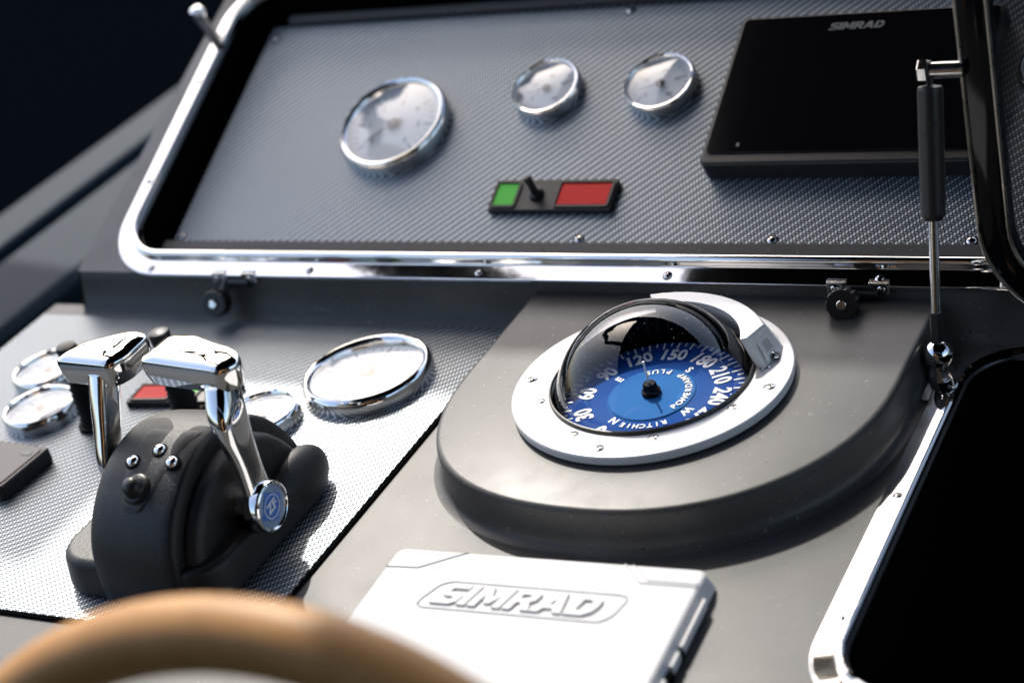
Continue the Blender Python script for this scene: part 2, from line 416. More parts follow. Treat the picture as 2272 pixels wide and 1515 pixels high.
# ------------------------------------------------------------------ gauges
def gauge(label, M, r, h, kind):
    t = thing('round_gauge', label, 'gauge', M)
    g = Geo(); g.lathe([(r, -.001), (r * 1.0, h * .35), (r * .985, h * .7), (r * .955, h * .93), (r * .92, h), (r * .885, h * .97), (r * .845, h * .8), (r * .82, h * .45)], 64)
    g.f = [f for f in g.f if len(f) == 4]
    g.build('bezel', MAT['chrome'], t)
    g = Geo(); g.lathe([(r * .84, h * .5), (.0002, h * .5)], 48); d = g.build('dial', MAT['dial_white'], t)
    g = Geo()
    n = 25 if kind == 'big' else 17
    for i in range(n):
        a = R(225 - 270 * i / (n - 1)); L = .16 if i % 4 == 0 else .08
        g.box((r * (.74 - L / 2), 0, 0), (r * L, r * (.028 if i % 4 == 0 else .014), .0002), 0, rot(math.degrees(a), 'Z'))
    g.build('scale_marks', MAT['gauge_ink'], d, T((0, 0, h * .5 + .0002)))
    for i in range(0, n, 4):
        a = R(225 - 270 * i / (n - 1)); text('numeral', str(i // 4 * (1 if kind == 'big' else 20)), r * .17, MAT['gauge_ink'], d, T((math.cos(a) * r * .47, math.sin(a) * r * .47, h * .5 + .0002)), .0001)
    g = Geo(); g.prism([(-r * .16, -r * .03), (r * .6, -r * .008), (r * .6, r * .008), (-r * .16, r * .03)], 0, .0006)
    nd = g.build('needle', MAT['gauge_ink'], t, T((0, 0, h * .5 + .0016)) @ rot(222 if kind == 'big' else 200, 'Z'))
    g = Geo(); g.lathe([(r * .11, 0), (r * .11, .0018), (r * .08, .0026), (.0001, .0026)], 24); g.build('needle_hub', MAT['black'], t, T((0, 0, h * .5 + .0012)))
    g = Geo(); g.lathe([(r * .845, h * .8), (r * .6, h * .90), (r * .3, h * .97), (.0001, h * .99)], 40); g.build('lens', MAT['gauge_glass'], t, ang=80)
    return t
gauge('large chrome rimmed gauge on the sunken upper instrument panel', PM(-.3203, .1571, -.020), .0485, .013, 'big')
gauge('small upper panel gauge next to the large one', PM(-.1912, .1894, -.020), .0293, .011, 'small')
gauge('small upper panel gauge beside the black display', PM(-.0941, .1893, -.020), .0293, .011, 'small')
gauge('small upper panel gauge seen through the raised tinted lid', PM(.203, .1893, -.020), .0293, .011, 'small')
gauge('large chrome rimmed gauge on the woven console sheet beside the compass pod', T((-.2338, .0263, .003)), .0485, .012, 'big')
gauge('small chrome rimmed console gauge nearest the small black box', T((-.4856, -.0431, .003)), .0293, .011, 'small')
gauge('small chrome rimmed console gauge behind the chrome lever and black stick', T((-.5200, .0085, .003)), .0293, .011, 'small')
gauge('small chrome rimmed console gauge tucked behind the black engine control', T((-.2890, -.0330, .003)), .0293, .011, 'small')

# ------------------------------------------------------------------ black display on the panel
t = thing('chart_display', 'black rectangular display with pale lettering on the upper instrument panel', 'display', PM(0, 0, -.020))
g = Geo(); g.prism(rrect(-.0365, .1610, .1010, .2415, .006, 4), 0, .018, bev=.0025); g.build('case', MAT['black'], t)
g = Geo(); g.prism(rrect(-.0330, .1575, .1105, .2385, .004, 4), .0182, .0192, bev=.0004); g.build('screen', MAT['gloss_black'], t)
logo('lettering', MAT['grey_ink'], t, T((.0560, .2262, .0191)), .0400, .0066, .0003, .25)
g = Geo(); g.box((-.0095, .1175, .0194), (.0022, .0035, .0003)); g.build('power_mark', MAT['grey_ink'], t)

# ------------------------------------------------------------------ switch panels
def switch_panel(label, M, w, hgt, tiles, lever):
    t = thing('switch_panel', label, 'switch panel', M)
    g = Geo(); g.prism(rrect(-w / 2, w / 2, -hgt / 2, hgt / 2, .002, 3), 0, .005, bev=.0008)
    for x0, x1, m_ in tiles: g.sweep(rrect(x0, x1, -hgt * .36, hgt * .36, .0012, 3), [(.0022, .0048), (.0020, .0064), (.0002, .0064), (0, .0048)])
    g.build('frame', MAT['black'], t)
    for x0, x1, m_ in tiles:
        g = Geo(); g.prism(rrect(x0 + .0004, x1 - .0004, -hgt * .34, hgt * .34, .0008, 3), .0045, .0056, bev=.0003); g.build('green_lens' if m_ == 'green' else 'red_lens', MAT[m_], t)
    if lever is not None:
        g = Geo(); g.lathe([(.0062, .0048), (.0058, .0075), (.0042, .0085), (.0036, .0085)], 24, M=T((lever, 0, 0)))
        g.tube([(lever, 0, .007), (lever - .001, .0015, .015), (lever - .003, .004, .021)], [.0030, .0028, .0034], 12); g.build('toggle', MAT['black'], t)
    return t
switch_panel('black switch panel with green and red windows under the small upper gauges', PM(-.1543, .0855, -.020), .1035, .029, [(-.048, -.030, 'green'), (.006, .048, 'red')], -.013)
switch_panel('black switch panel with red and green windows behind the chrome levers', T((-.375, -.008, .003)) @ rot(6, 'Z'), .09, .026, [(-.041, -.010, 'red'), (.0, .012, 'green'), (.03, .042, 'green')], None)

# ------------------------------------------------------------------ black control sticks on the woven sheet
for lab, x, y in (('ribbed black control stick beside the small console gauges', -.429, -.049), ('ribbed black control stick hidden behind the right chrome lever knob', -.361, -.026)):
    t = thing('control_stick', lab, 'joystick', T((x, y, .003)))
    pr = [(.013, 0), (.013, .003)]
    for i in range(7):
        z = .003 + i * .005; pr += [(.0105 - i * .0002, z), (.0088 - i * .0002, z + .003)]
    pr += [(.0075, .040), (.0001, .040)]
    g = Geo(); g.lathe(pr, 28); g.build('bellows', MAT['soft_black'], t)
    g = Geo(); g.lathe([(.0068, .038), (.0072, .060), (.0078, .065), (.0072, .0675), (.005, .0685), (.0001, .0688)], 24); g.build('grip', MAT['black'], t)
# small black unit at the edge
t = thing('keypad_unit', 'small flat black electronic unit lying on the woven sheet', 'electronic unit', T((-.458, -.118, .003)) @ rot(-4, 'Z'))
g = Geo(); g.prism(rrect(-.034, .026, -.028, .024, .004, 4), 0, .012, bev=.002); g.build('case', MAT['black'], t)
g = Geo(); g.prism(rrect(-.030, .022, -.024, .020, .003, 4), .0118, .0126, bev=.0003); g.build('face', MAT['gloss_black'], t)
g = Geo(); g.prism(rrect(.008, .018, .010, .015, .002, 4), .0125, .0129); g.build('maker_mark', MAT['grey_ink'], t)

# ------------------------------------------------------------------ engine control with two levers
t = thing('engine_control', 'black twin lever engine control with chrome handles on the woven sheet', 'boat throttle', T((0, 0, .003)))
BX0, BX1, BY0, BY1 = -.320, -.188, -.232, -.086
g = Geo(); g.prism(rrect(BX0, BX1, BY0, BY1, .028, 8), 0, .026, bev=.005, seg=4, top=rrect(BX0 + .003, BX1 - .003, BY0 + .003, BY1 - .003, .026, 8))
base = g.build('base', MAT['control'], t)
def arch(pts): return spline([(0, *p) for p in pts], 7)
FULL = arch([(-.234, 0), (-.2335, .02), (-.2285, .042), (-.214, .062), (-.192, .077), (-.166, .083), (-.14, .0795), (-.116, .066), (-.098, .045), (-.088, .022), (-.086, 0)])
def station(x, k, base_pts=FULL, c=(-.16, 0)): return [(x, c[0] + (p.y - c[0]) * k, c[1] + (p.z - c[1]) * k) for p in base_pts]
xs = [(-.2785, .90), (-.2782, .945), (-.2768, .972), (-.274, .986), (-.268, .995), (-.258, 1.0), (-.245, 1.003), (-.232, 1.0), (-.222, .995), (-.2165, .986), (-.2145, .972), (-.2135, .945), (-.2132, .90)]
g = Geo(); g.loft([station(x, k) for x, k in xs]); hs = g.build('housing', MAT['control'], t, ang=50)
for sgn, x0 in ((1, -.2138), (-1, -.2780)):                 # stepped cheeks either side
    g = Geo()
    g.loft([station(x0 + sgn * dx, k) for dx, k in ((-.004, .86), (.003, .855), (.007, .84), (.0095, .81), (.0108, .75), (.0110, .60))])
    g.build('cheek', MAT['control'], t, ang=50)
# tail bump on the base, starboard aft
bm = bmesh.new(); bmesh.ops.create_uvsphere(bm, u_segments=32, v_segments=20, radius=1)
g = Geo(); g.bm(bm, M=T((-.2020, -.1185, .014)) @ Matrix.Diagonal((.0138, .034, .0215, 1)))
g.build('tail_boss', MAT['control'], t, ang=50)
g = Geo(); g.tube([(-.2155, p.y * .74 - .0416, p.z * .74 + .001) for p in FULL[10:-6]], .0011, 8); g.build('rib', MAT['control'], t)
# front keypad: raised pad that follows the arch, chrome keys and a black thumb stick
def on_arch(s_, x, lift=0):                                  # s_: 0..1 along the arch from the front foot
    f = s_ * (len(FULL) - 1); i = int(f); a, b = FULL[i], FULL[min(i + 1, len(FULL) - 1)]
    p = a.lerp(b, f - i); tn = (b - a).normalized(); nr = Vector((0, -tn.z, tn.y))
    p = Vector((x, p.y, p.z)) + nr * lift
    return Matrix(((1, 0, 0, p.x), (0, tn.y, nr.y, p.y), (0, tn.z, nr.z, p.z), (0, 0, 0, 1)))
g = Geo(); pv = []; pf = []
NS, NX = 18, 10
S0, S1, XC = .275, .515, -.2445
for lay, lf in ((0, .0009), (1, -.002)):
    for i in range(NS + 1):
        q = i / NS; s_ = S0 + (S1 - S0) * q
        hw = .0125 * math.sqrt(max(0, 1 - (1 - min(q / .34, 1)) ** 2)) + .0095 * max(0, q - .2) + .0001
        for j in range(NX + 1):
            e = -1 + 2 * j / NX; ed = 1 if (abs(e) > .99 or i in (0, NS)) and lay == 0 else 0
            pv.append(on_arch(s_, XC + .004 * q + hw * e, lf - .0011 * ed).translation)
for i in range(NS):
    for j in range(NX):
        a = i * (NX + 1) + j; pf.append((a, a + 1, a + NX + 2, a + NX + 1))
g.add(pv, pf); pad = g.build('keypad', MAT['control'], t, ang=60)
for s_, x in ((.402, -.2545), (.438, -.2390), (.408, -.2250)):
    g = Geo(); g.lathe([(.0042, -.001), (.0042, .0008), (.0036, .0016), (.0034, .0022), (.0024, .0030), (.0001, .0033)], 24); k = g.build('key', MAT['chrome'], pad, on_arch(s_, x, .0008))
    g = Geo(); g.lathe([(.0052, -.001), (.0050, .0007), (.0043, .0005)], 24); g.build('key_ring', MAT['soft_black'], pad, on_arch(s_, x, .0008))
g = Geo(); g.lathe([(.0098, -.001), (.0096, .001), (.0084, .0022), (.0072, .0024), (.0064, .0036), (.0062, .0062), (.005, .0084), (.0028, .0095), (.0001, .0098)], 32)
g.build('thumb_stick', MAT['black'], pad, on_arch(.338, -.2440, .0010))
# levers
def sect(x, y, z, hx, hy, n=20, e=3.2, tiltz=0):
    out = []
    for i in range(n):
        a = 2 * pi * i / n; ca, sa = math.cos(a), math.sin(a)
        dx = hx * abs(ca) ** (2 / e) * (1 if ca > 0 else -1); dy = hy * abs(sa) ** (2 / e) * (1 if sa > 0 else -1)
        out.append((x + dx, y + dy, z + dy * tiltz))
    return out
def lever(side, px, py, pz, secs, plan, zt, lab):
    g = Geo(); rows = [s_ for s_ in secs]; P = spline([Vector(r_[:3]) for r_ in rows], 5); Wd = spline([Vector((r_[3], r_[4], 0)) for r_ in rows], 5)
    g.loft([sect(p.x, p.y, p.z, w.x, w.y) for p, w in zip(P, Wd)])
    arm = g.build('lever_arm', MAT['chrome'], t, ang=60); arm['label'] = lab[0]
    Mx = T((px, py, pz)) @ rot(90 * side, 'Y')
    g = Geo(); g.lathe([(.0095, -.024), (.0095, -.012), (.0115, -.008), (.0158, -.005), (.0165, -.002), (.0165, .003), (.0158, .0052), (.0146, .0058), (.0138, .0052), (.0134, .0040), (.0001, .0040)], 40, M=Mx)
    hub = g.build('lever_hub', MAT['chrome'], t, ang=40)
    # grip: tapered chrome T-handle
    zc = zt
    top = [(p[0], p[1]) for p in plan]
    cx = sum(p[0] for p in top) / len(top); cy = sum(p[1] for p in top) / len(top)
    ins = lambda f: [(cx + (p[0] - cx) * f, cy + (p[1] - cy) * f) for p in top]
    g = Geo(); bm = bmesh.new(); rings = []
    for f, z in ((.80, -.018), (.93, -.0165), (.985, -.010), (1.0, -.0035), (.985, -.0008), (.95, .0006), (.80, .0026), (.45, .0046)):
        rings.append([bm.verts.new((p[0], p[1], zc + z + (p[1] - cy) * .04)) for p in rounded(ins(f), .0055)])
    for a, b in zip(rings, rings[1:]):
        for i in range(len(a)): bm.faces.new((a[i], a[(i + 1) % len(a)], b[(i + 1) % len(a)], b[i]))
    bm.faces.new(rings[0][::-1]); bm.faces.new(rings[-1]); g.bm(bm)
    k = g.build('lever_grip', MAT['chrome'], t, ang=32)
    return hub, Mx
def rounded(pts, r, n=5):
    out = []; L = len(pts)
    for i in range(L):
        a, b, c = Vector(pts[i - 1]), Vector(pts[i]), Vector(pts[(i + 1) % L])
        d1 = (a - b).normalized(); d2 = (c - b).normalized()
        p1 = b + d1 * r; p2 = b + d2 * r
        for k in range(n + 1):
            q = k / n; out.append(tuple((1 - q) ** 2 * p1 + 2 * q * (1 - q) * b + q * q * p2))
    return out
hub, Mx = lever(1, -.186, -.168, .0345,
    [(-.1885, -.168, .033, .005, .0125), (-.1890, -.1675, .048, .0048, .0105), (-.1900, -.167, .066, .0052, .0100), (-.1920, -.1665, .086, .0068, .0122), (-.1945, -.1635, .102, .0084, .0132), (-.1985, -.1560, .117, .0080, .0100)],
    [(-.2550, -.1590), (-.1890, -.1665), (-.1800, -.1560), (-.1870, -.1440), (-.2300, -.1290), (-.2520, -.1310)], .130, ('chrome lever arm with the round blue badge at its foot',))
g = Geo(); g.lathe([(.0133, .0042), (.0001, .0042)], 40); bd = g.build('badge', MAT['badge_grey'], hub, Mx)
bd['label'] = 'round badge with blue diamond and letters'
g = Geo(); g.prism([(.0118, 0), (0, .0118), (-.0118, 0), (0, -.0118)], .0042, .0045)
g.bm(sheet_with_holes(circle(0, 0, .0078, 32), [circle(0, 0, .0071, 32)], .0047), 1)
g.build('badge_diamond', [MAT['badge_blue'], MAT['pale_ink']], hub, Mx @ rot(12, 'Z'))
text('badge_letters', 'ZF', .0088, MAT['pale_ink'], hub, Mx @ T((0, 0, .0047)) @ rot(98, 'Z'), .0001, .0003)
g = Geo(); g.lathe([(.0136, .0042), (.012, .0058), (.006, .0070), (.0001, .0073)], 32); g.build('badge_lens', MAT['glass'], hub, Mx)
lever(-1, -.294, -.170, .0345,
    [(-.2915, -.170, .033, .005, .0125), (-.2915, -.1745, .050, .0048, .0105), (-.2910, -.1745, .066, .0052, .0100), (-.2910, -.1665, .086, .0060, .0105), (-.2910, -.1590, .104, .0068, .0110), (-.2910, -.1530, .119, .0072, .0100)],
    [(-.3230, -.1600), (-.3180, -.1430), (-.2820, -.1230), (-.2690, -.1270), (-.2700, -.1520), (-.2770, -.1630)], .128, ('chrome lever arm on the far side of the engine control',))

# ------------------------------------------------------------------ compass
CZ = .028; CX, CY = .003, -.001
t = thing('compass', 'white rimmed marine compass with blue card under a clear dome', 'compass', T((CX, CY, CZ)))
g = Geo(); g.lathe([(.0885, .0002), (.0885, .0018), (.07, .0018)], 96); g.f = [f for f in g.f if len(f) == 4]; g.build('gasket', MAT['void'], t)
g = Geo(); g.lathe([(.0650, .0012), (.0895, .0012), (.0902, .0020), (.0903, .0062), (.0897, .0072), (.0885, .0076), (.0668, .0066), (.0652, .0058), (.0646, .0040), (.0650, .0012)], 128)
g.f = [f for f in g.f if len(f) == 4]
bez = g.build('bezel', MAT['white'], t, ang=30)
for a in (-152, -110, -67, -24, 14, 60, 105, 150):
    screw(bez, T((.0722 * math.cos(R(a)), .0722 * math.sin(R(a)), .0066)), SCREW_F)
for a in (-173, -91, -4, 86):
    screw(bez, T((.0815 * math.cos(R(a)), .0815 * math.sin(R(a)), .0069)), SCREW_G)
SR = .0642; SC = -.010                                        # dome radius and centre height below the pod top
g = Geo(); pr = [(SR * math.sin(R(a)), SC + SR * math.cos(R(a))) for a in (0.05, 4, 8, 12, 17, 22, 27, 32, 37, 42, 47, 52, 57, 62, 67, 72, 77, 80)]
g.lathe(pr, 96); g.f = [f for f in g.f if len(f) == 4]
g.build('dome', MAT['dome'], t, ang=80)
g = Geo(); g.lathe([(.0628, .0050), (.0628, -.002), (.0625, -.014), (.05, -.022), (.02, -.0245), (.0001, -.0248)], 64)
g.build('bowl', MAT['gloss_black'], t, ang=80)
# black hood: the back of the dome, cut by a plane that faces aft and up
ax = Vector((.08, -.99, 0)).normalized()                    # collar round the rear of the dome
bm = bmesh.new(); bmesh.ops.create_uvsphere(bm, u_segments=128, v_segments=96, radius=.0650)
for co, no in ((ax * .0650 * -.06, ax), (Vector((0, 0, .012)), Vector((0, 0, -1))), (Vector((0, .0, .020)), Vector((0, -.22, 1)).normalized())):
    bmesh.ops.bisect_plane(bm, geom=bm.verts[:] + bm.edges[:] + bm.faces[:], plane_co=co, plane_no=no, clear_outer=True)
bmesh.ops.solidify(bm, geom=bm.faces[:], thickness=.0014)
g = Geo(); g.bm(bm, M=T((0, 0, SC))); g.build('hood', MAT['gloss_black'], t, ang=60)
g = Geo(); g.lathe([(.0660, .0062), (.0660, .0076), (.0655, .0088), (.0646, .0090), (.0638, .0076)], 96); g.f = [f for f in g.f if len(f) == 4]; g.build('dome_seal', MAT['black'], t)
# card
CR = .0600
CM = T((-.001, -.002, -.0060)) @ rot(3, 'X')
g = Geo(); g.lathe([(CR, -.002), (CR, 0), (CR * .48, .0006), (CR * .46, .0016), (.0001, .0022)], 96); card = g.build('card', MAT['card'], t, CM, ang=20)
N0 = 243                                                       # north points this way round the card
g = Geo()
for i in range(72):
    a = N0 - i * 5; L = (.115 if i % 2 == 0 else .065) * CR
    g.box((CR * .985 - L / 2, 0, .0004), (L, CR * (.021 if i % 2 == 0 else .014), .0003), 0, rot(a, 'Z'))
g.build('degree_marks', MAT['pale_ink'], card)
for d in range(0, 360, 30):
    text('numeral', str(d), .0156, MAT['pale_ink'], card, rot(N0 - d - 90, 'Z') @ T((0, CR * .74, .0006)) @ Matrix.Diagonal((.80, 1, 1, 1)), .00015, .0005, 0, 1.0)
for d, ch in ((0, 'N'), (90, 'E'), (180, 'S'), (270, 'W')):
    text('cardinal_letter', ch, .0078, MAT['pale_ink'], card, rot(N0 - d - 90, 'Z') @ T((0, CR * .535, .0006)), .00015, .0003)
def arc_text(body, rad, a_mid, step, size, out, z=.0009):
    n = len(body)
    for i, ch in enumerate(body):
        if ch == ' ': continue
        d = (i - (n - 1) / 2) * step
        if out: M_ = rot(a_mid - d - 90, 'Z') @ T((0, rad, z))
        else: M_ = rot(a_mid + d - 90, 'Z') @ T((0, rad, z)) @ rot(180, 'Z')
        text('maker_letter', ch, size, MAT['pale_ink'], card, M_, .00015, .00015)
arc_text('POWERDAMP PLUS', CR * .40, 42, 11.5, .0062, False, .0021)
arc_text('RITCHIE', CR * .555, -79, 7.8, .0058, True)
g = Geo(); g.lathe([(.0062, .001), (.0062, .0045), (.0048, .0052), (.0044, .0092), (.0038, .0100), (.0001, .0100)], 28); g.build('pivot', MAT['soft_black'], card)
g = Geo(); g.tube([(0, 0, .009), (-.001, .001, .0255)], .00075, 10); g.build('centre_pin', MAT['white'], card)
for a in (-100, -13, 167):
    g = Geo(); g.tube([(.0600 * math.cos(R(a)), .0600 * math.sin(R(a)), -.006), (.0600 * math.cos(R(a)), .0600 * math.sin(R(a)), .006)], .0004, 8); g.build('lubber_pin', MAT['steel'], t)
# white visor block behind the dome
bot = []; top = []
for i in range(25):
    a = R(108 - 95 * i / 24); bot.append((.0672 * math.cos(a), .0672 * math.sin(a))); top.append((.0580 * math.cos(a), .0580 * math.sin(a) + .004))
bot += [(.0710, .0150), (.0750, .0400)]; top += [(.0605, .0190), (.0660, .0375)]
for i in range(13):
    a = R(30 + 80 * i / 12); bot.append((.0850 * math.cos(a), .0850 * math.sin(a))); top.append((.0745 * math.cos(a), .0745 * math.sin(a)))
g = Geo(); g.prism(bot, .0066, .0262, bev=.0008, seg=2, top=top)
vz = g.build('visor', MAT['white'], t, ang=30)
# pocket with its screw in the starboard end of the visor
e0, e1 = Vector((.0710, .0185, .0090)), Vector((.0738, .0370, .0090)); u0, u1 = Vector((.0640, .0225, .0225)), Vector((.0672, .0360, .0235))
nn = (e1 - e0).cross(u0 - e0).normalized()
if nn.x < 0: nn = -nn
g = Geo()
C4 = [e0, e1, u1, u0]; fr = [p + nn * .0009 for p in C4]; mid = sum(C4, Vector()) / 4
inn = [mid + (p - mid) * .62 + nn * .0009 for p in C4]; dp = [mid + (p - mid) * .45 + nn * .0001 for p in C4]
g.add(fr + inn + dp, [(i, (i + 1) % 4, 4 + (i + 1) % 4, 4 + i) for i in range(4)] + [(4 + i, 4 + (i + 1) % 4, 8 + (i + 1) % 4, 8 + i) for i in range(4)], 0)
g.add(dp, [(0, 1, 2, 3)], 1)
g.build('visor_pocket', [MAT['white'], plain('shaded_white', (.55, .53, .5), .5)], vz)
screw(vz, T((.0735, .0265, .0098)) @ rot(35, 'Y'), SCREW_S)

# ------------------------------------------------------------------ white display cover with raised lettering
t = thing('display_cover', 'white plastic display cover with raised lettering lying on the console', 'cover', T((0, -.158, .0006)) @ rot(2.2, 'Z'))
cov = [(-.102, -.152)]
ys = [-.152, -.112, -.108, -.092, -.088, -.062, -.058, -.044, -.040, -.004]
g = Geo(); g.prism(rrect(-.102, .0995, -.150, 0, .006, 5), 0, .0125, bev=.0022, seg=3, top=rrect(-.099, .0955, -.147, -.003, .006, 5))
shell = g.build('shell', MAT['cover'], t)
g = Geo()
for y0, y1 in ((-.022, -.062), (-.066, -.078), (-.088, -.128)): g.box((.0992, (y0 + y1) / 2, .0052), (.0022, abs(y1 - y0), .0058), bev=.0005)
g.build('clip_rail', MAT['cover'], t)
g = Geo(); g.box((.0995, -.084, .0035), (.0036, .009, .0058), bev=.0004); g.box((.0995, -.0640, .0035), (.0030, .0035, .0058), bev=.0004); g.build('clip_slot', MAT['void'], t)
# lettering plate: a shallow raised rim and bold slanted letters
pl = [(-.060, -.0535), (.0500, -.0535), (.0555, -.0480), (.0590, -.0335), (.0560, -.0310), (-.0490, -.0310), (-.0555, -.0345), (-.0625, -.0500)]
g = Geo(); g.sweep(rounded(pl, .003), [(.0020, .0123), (.0012, .0132), (.0004, .0132), (-.0004, .0123)]); g.build('lettering_rim', MAT['cover'], shell)
logo('raised_lettering', MAT['cover'], shell, T((-.0025, -.0424, .0122)), .098, .0172, .0017, .30)
def groove(pts, w=.0011):
    g = Geo(); n = len(pts); h = .01262
    L = normals(pts + [pts[0]])[:n]
    for i in range(n - 1):
        a, b = Vector(pts[i]), Vector(pts[i + 1]); d = (b - a).normalized(); p = Vector((-d.y, d.x)) * w / 2
        g.add([(a.x - p.x, a.y - p.y, h - .0006), (b.x - p.x, b.y - p.y, h - .0006), (b.x, b.y, h + .0005), (a.x, a.y, h + .0005), (a.x + p.x, a.y + p.y, h - .0006), (b.x + p.x, b.y + p.y, h - .0006)], [(0, 1, 2, 3), (3, 2, 5, 4)])
    return g.build('corner_crease', MAT['cover'], shell)
groove([(-.0985, -.0215), (-.0775, -.0205), (-.0520, -.0035)]); groove([(.0470, -.0035), (.0615, -.0190), (.0950, -.0190)], .0016)
groove([(.0520, -.0035), (.0650, -.0165), (.0950, -.0165)], .0012)
groove([(.0950, -.118), (.052, -.118), (.036, -.146)], .0014); groove([(-.098, -.118), (-.06, -.118), (-.044, -.146)], .0014)

# ------------------------------------------------------------------ starboard locker: well, chrome frame, raised lid, gas strut
g = Geo(); g.sweep(HATCH, [(0, -.0005), (0, -.16)]); g.add([(.15, -.25, -.16), (.66, -.25, -.16), (.66, .12, -.16), (.15, .12, -.16)], [(0, 1, 2, 3)])
tag(g.build('locker_well', MAT['void'], deck), None)
HT = rrect(.182, .622, -.228, .096, .037, 12)
g = Geo(); g.sweep(HT, [(.0165, -.0003), (.0165, .0016), (.0155, .0024), (.0035, .0028), (.0026, .0036), (.0020, .0060), (.0006, .0066), (-.0006, .0058), (-.0012, -.012)])
hf = g.build('chrome_locker_frame', MAT['chrome'], None, None, ang=45); tag(hf, 'polished chrome frame around the open black locker in the console', 'trim frame')
for (x, y) in ((.1745, -.173), (.1745, -.0626), (.1745, .0425), (.222, -.2375), (.31, -.2375), (.30, .1055)): screw(hf, T((x, y, .0024)), SCREW_S)

LY = .117
LM = T((0, LY, 0)) @ rot(88, 'X')                              # lid stands up on its hinge, local y is its height
t = thing('locker_lid', 'black framed tinted locker lid standing open on the console', 'lid', LM)
LR = rrect(.2065, .640, .0350, .380, .046, 12)
g = Geo(); g.sweep(LR, [(0, -.004), (.0190, -.004), (.0196, -.003), (.0196, .0075), (.0188, .0086), (.012, .0096), (.0035, .0096), (.0008, .0088), (0, .0075), (0, -.004)]); g.build('lid_frame', MAT['gloss_black'], t, ang=35)
g = Geo(); g.tube([(p[0], p[1], .0090) for p in rrect(.2065 - .0190, .640 + .019, .0350 - .019, .380 + .019, .065, 12)], .0014, 8, closed=True); g.build('outer_edge', MAT['old_steel'], t)
g = Geo(); g.tube([(p[0], p[1], .0094) for p in rrect(.2065 - .0010, .640 + .001, .0350 - .001, .380 + .001, .047, 12)], .0013, 8, closed=True); g.build('inner_edge', MAT['old_steel'], t)
g = Geo(); g.prism(rrect(.206, .6405, .0345, .3805, .0465, 12), -.001, .002); g.build('pane', MAT['tinted'], t)

t = thing('gas_strut', 'black gas strut with bright rod propping up the locker lid', 'gas strut', T((.1665, .064, 0)))
top_p = Vector((.1690 - .1665, .112 - .064, .186)); bot_p = Vector((0, 0, .0215))
ax_ = (top_p - bot_p); Ls = ax_.length; Q = ax_.normalized().to_track_quat('Z', 'Y').to_matrix().to_4x4(); SM = T(bot_p) @ Q
f0 = .085 / .17
g = Geo(); g.lathe([(.0034, Ls * .475), (.0058, Ls * .475), (.0062, Ls * .482), (.0072, Ls * .49), (.0076, Ls * .50), (.0076, Ls * .93), (.0070, Ls * .945), (.0030, Ls * .95), (.0001, Ls * .95)], 32, M=SM); g.build('cylinder', MAT['enamel'], t)
g = Geo(); g.lathe([(.0030, .010), (.0030, Ls * .485)], 24, M=SM); g.build('rod', MAT['chrome'], t)
g = Geo(); g.box((0, 0, Ls * .965), (.0022, .0070, Ls * .08), M=SM, bev=.0006); g.lathe([(.0060, -.0011), (.0060, .0011)], 24, M=SM @ T((0, 0, Ls)) @ rot(90, 'Y')); g.build('eye', MAT['black'], t)
g = Geo(); g.lathe([(.0040, 0), (.0040, .026), (.0001, .026)], 6, M=SM @ T((0, 0, -.002)))
g.box((-.0004, -.0045, -.0015), (.0052, .0030, .018), M=SM, bev=.0008); g.build('end_fitting', MAT['black'], t)
g = Geo(); g.tube([(top_p.x - .0010, top_p.y, top_p.z), (top_p.x + .0205, top_p.y, top_p.z)], .0049, 24); g.build('stud', MAT['steel'], t)
g = Geo(); g.lathe([(.0068, -.0062), (.0072, -.0054), (.0072, -.0010), (.0001, -.0010)], 6, M=T(top_p) @ rot(90, 'Y')); g.build('bolt_head', MAT['steel'], t)
bm = bmesh.new(); bmesh.ops.create_uvsphere(bm, u_segments=32, v_segments=20, radius=.0092)
g = Geo(); g.bm(bm, M=T((.0004, .0005, .0185))); g.build('ball', MAT['chrome'], t)
g = Geo(); g.lathe([(.0082, .0004), (.0082, .0028), (.0074, .0040), (.0066, .0090), (.0058, .0120), (.0001, .0130)], 32); g.build('ball_base', MAT['steel'], t)
g = Geo(); g.lathe([(.0095, -.0002), (.0095, .0004)], 28); g.prism(rounded([(-.006, -.026), (.012, -.026), (.012, 0), (-.006, 0)], .003), .0002, .0016); g.build('foot_plate', MAT['steel'], t)
screw(t, T((.0095, -.0120, .0016)), SCREW_S)

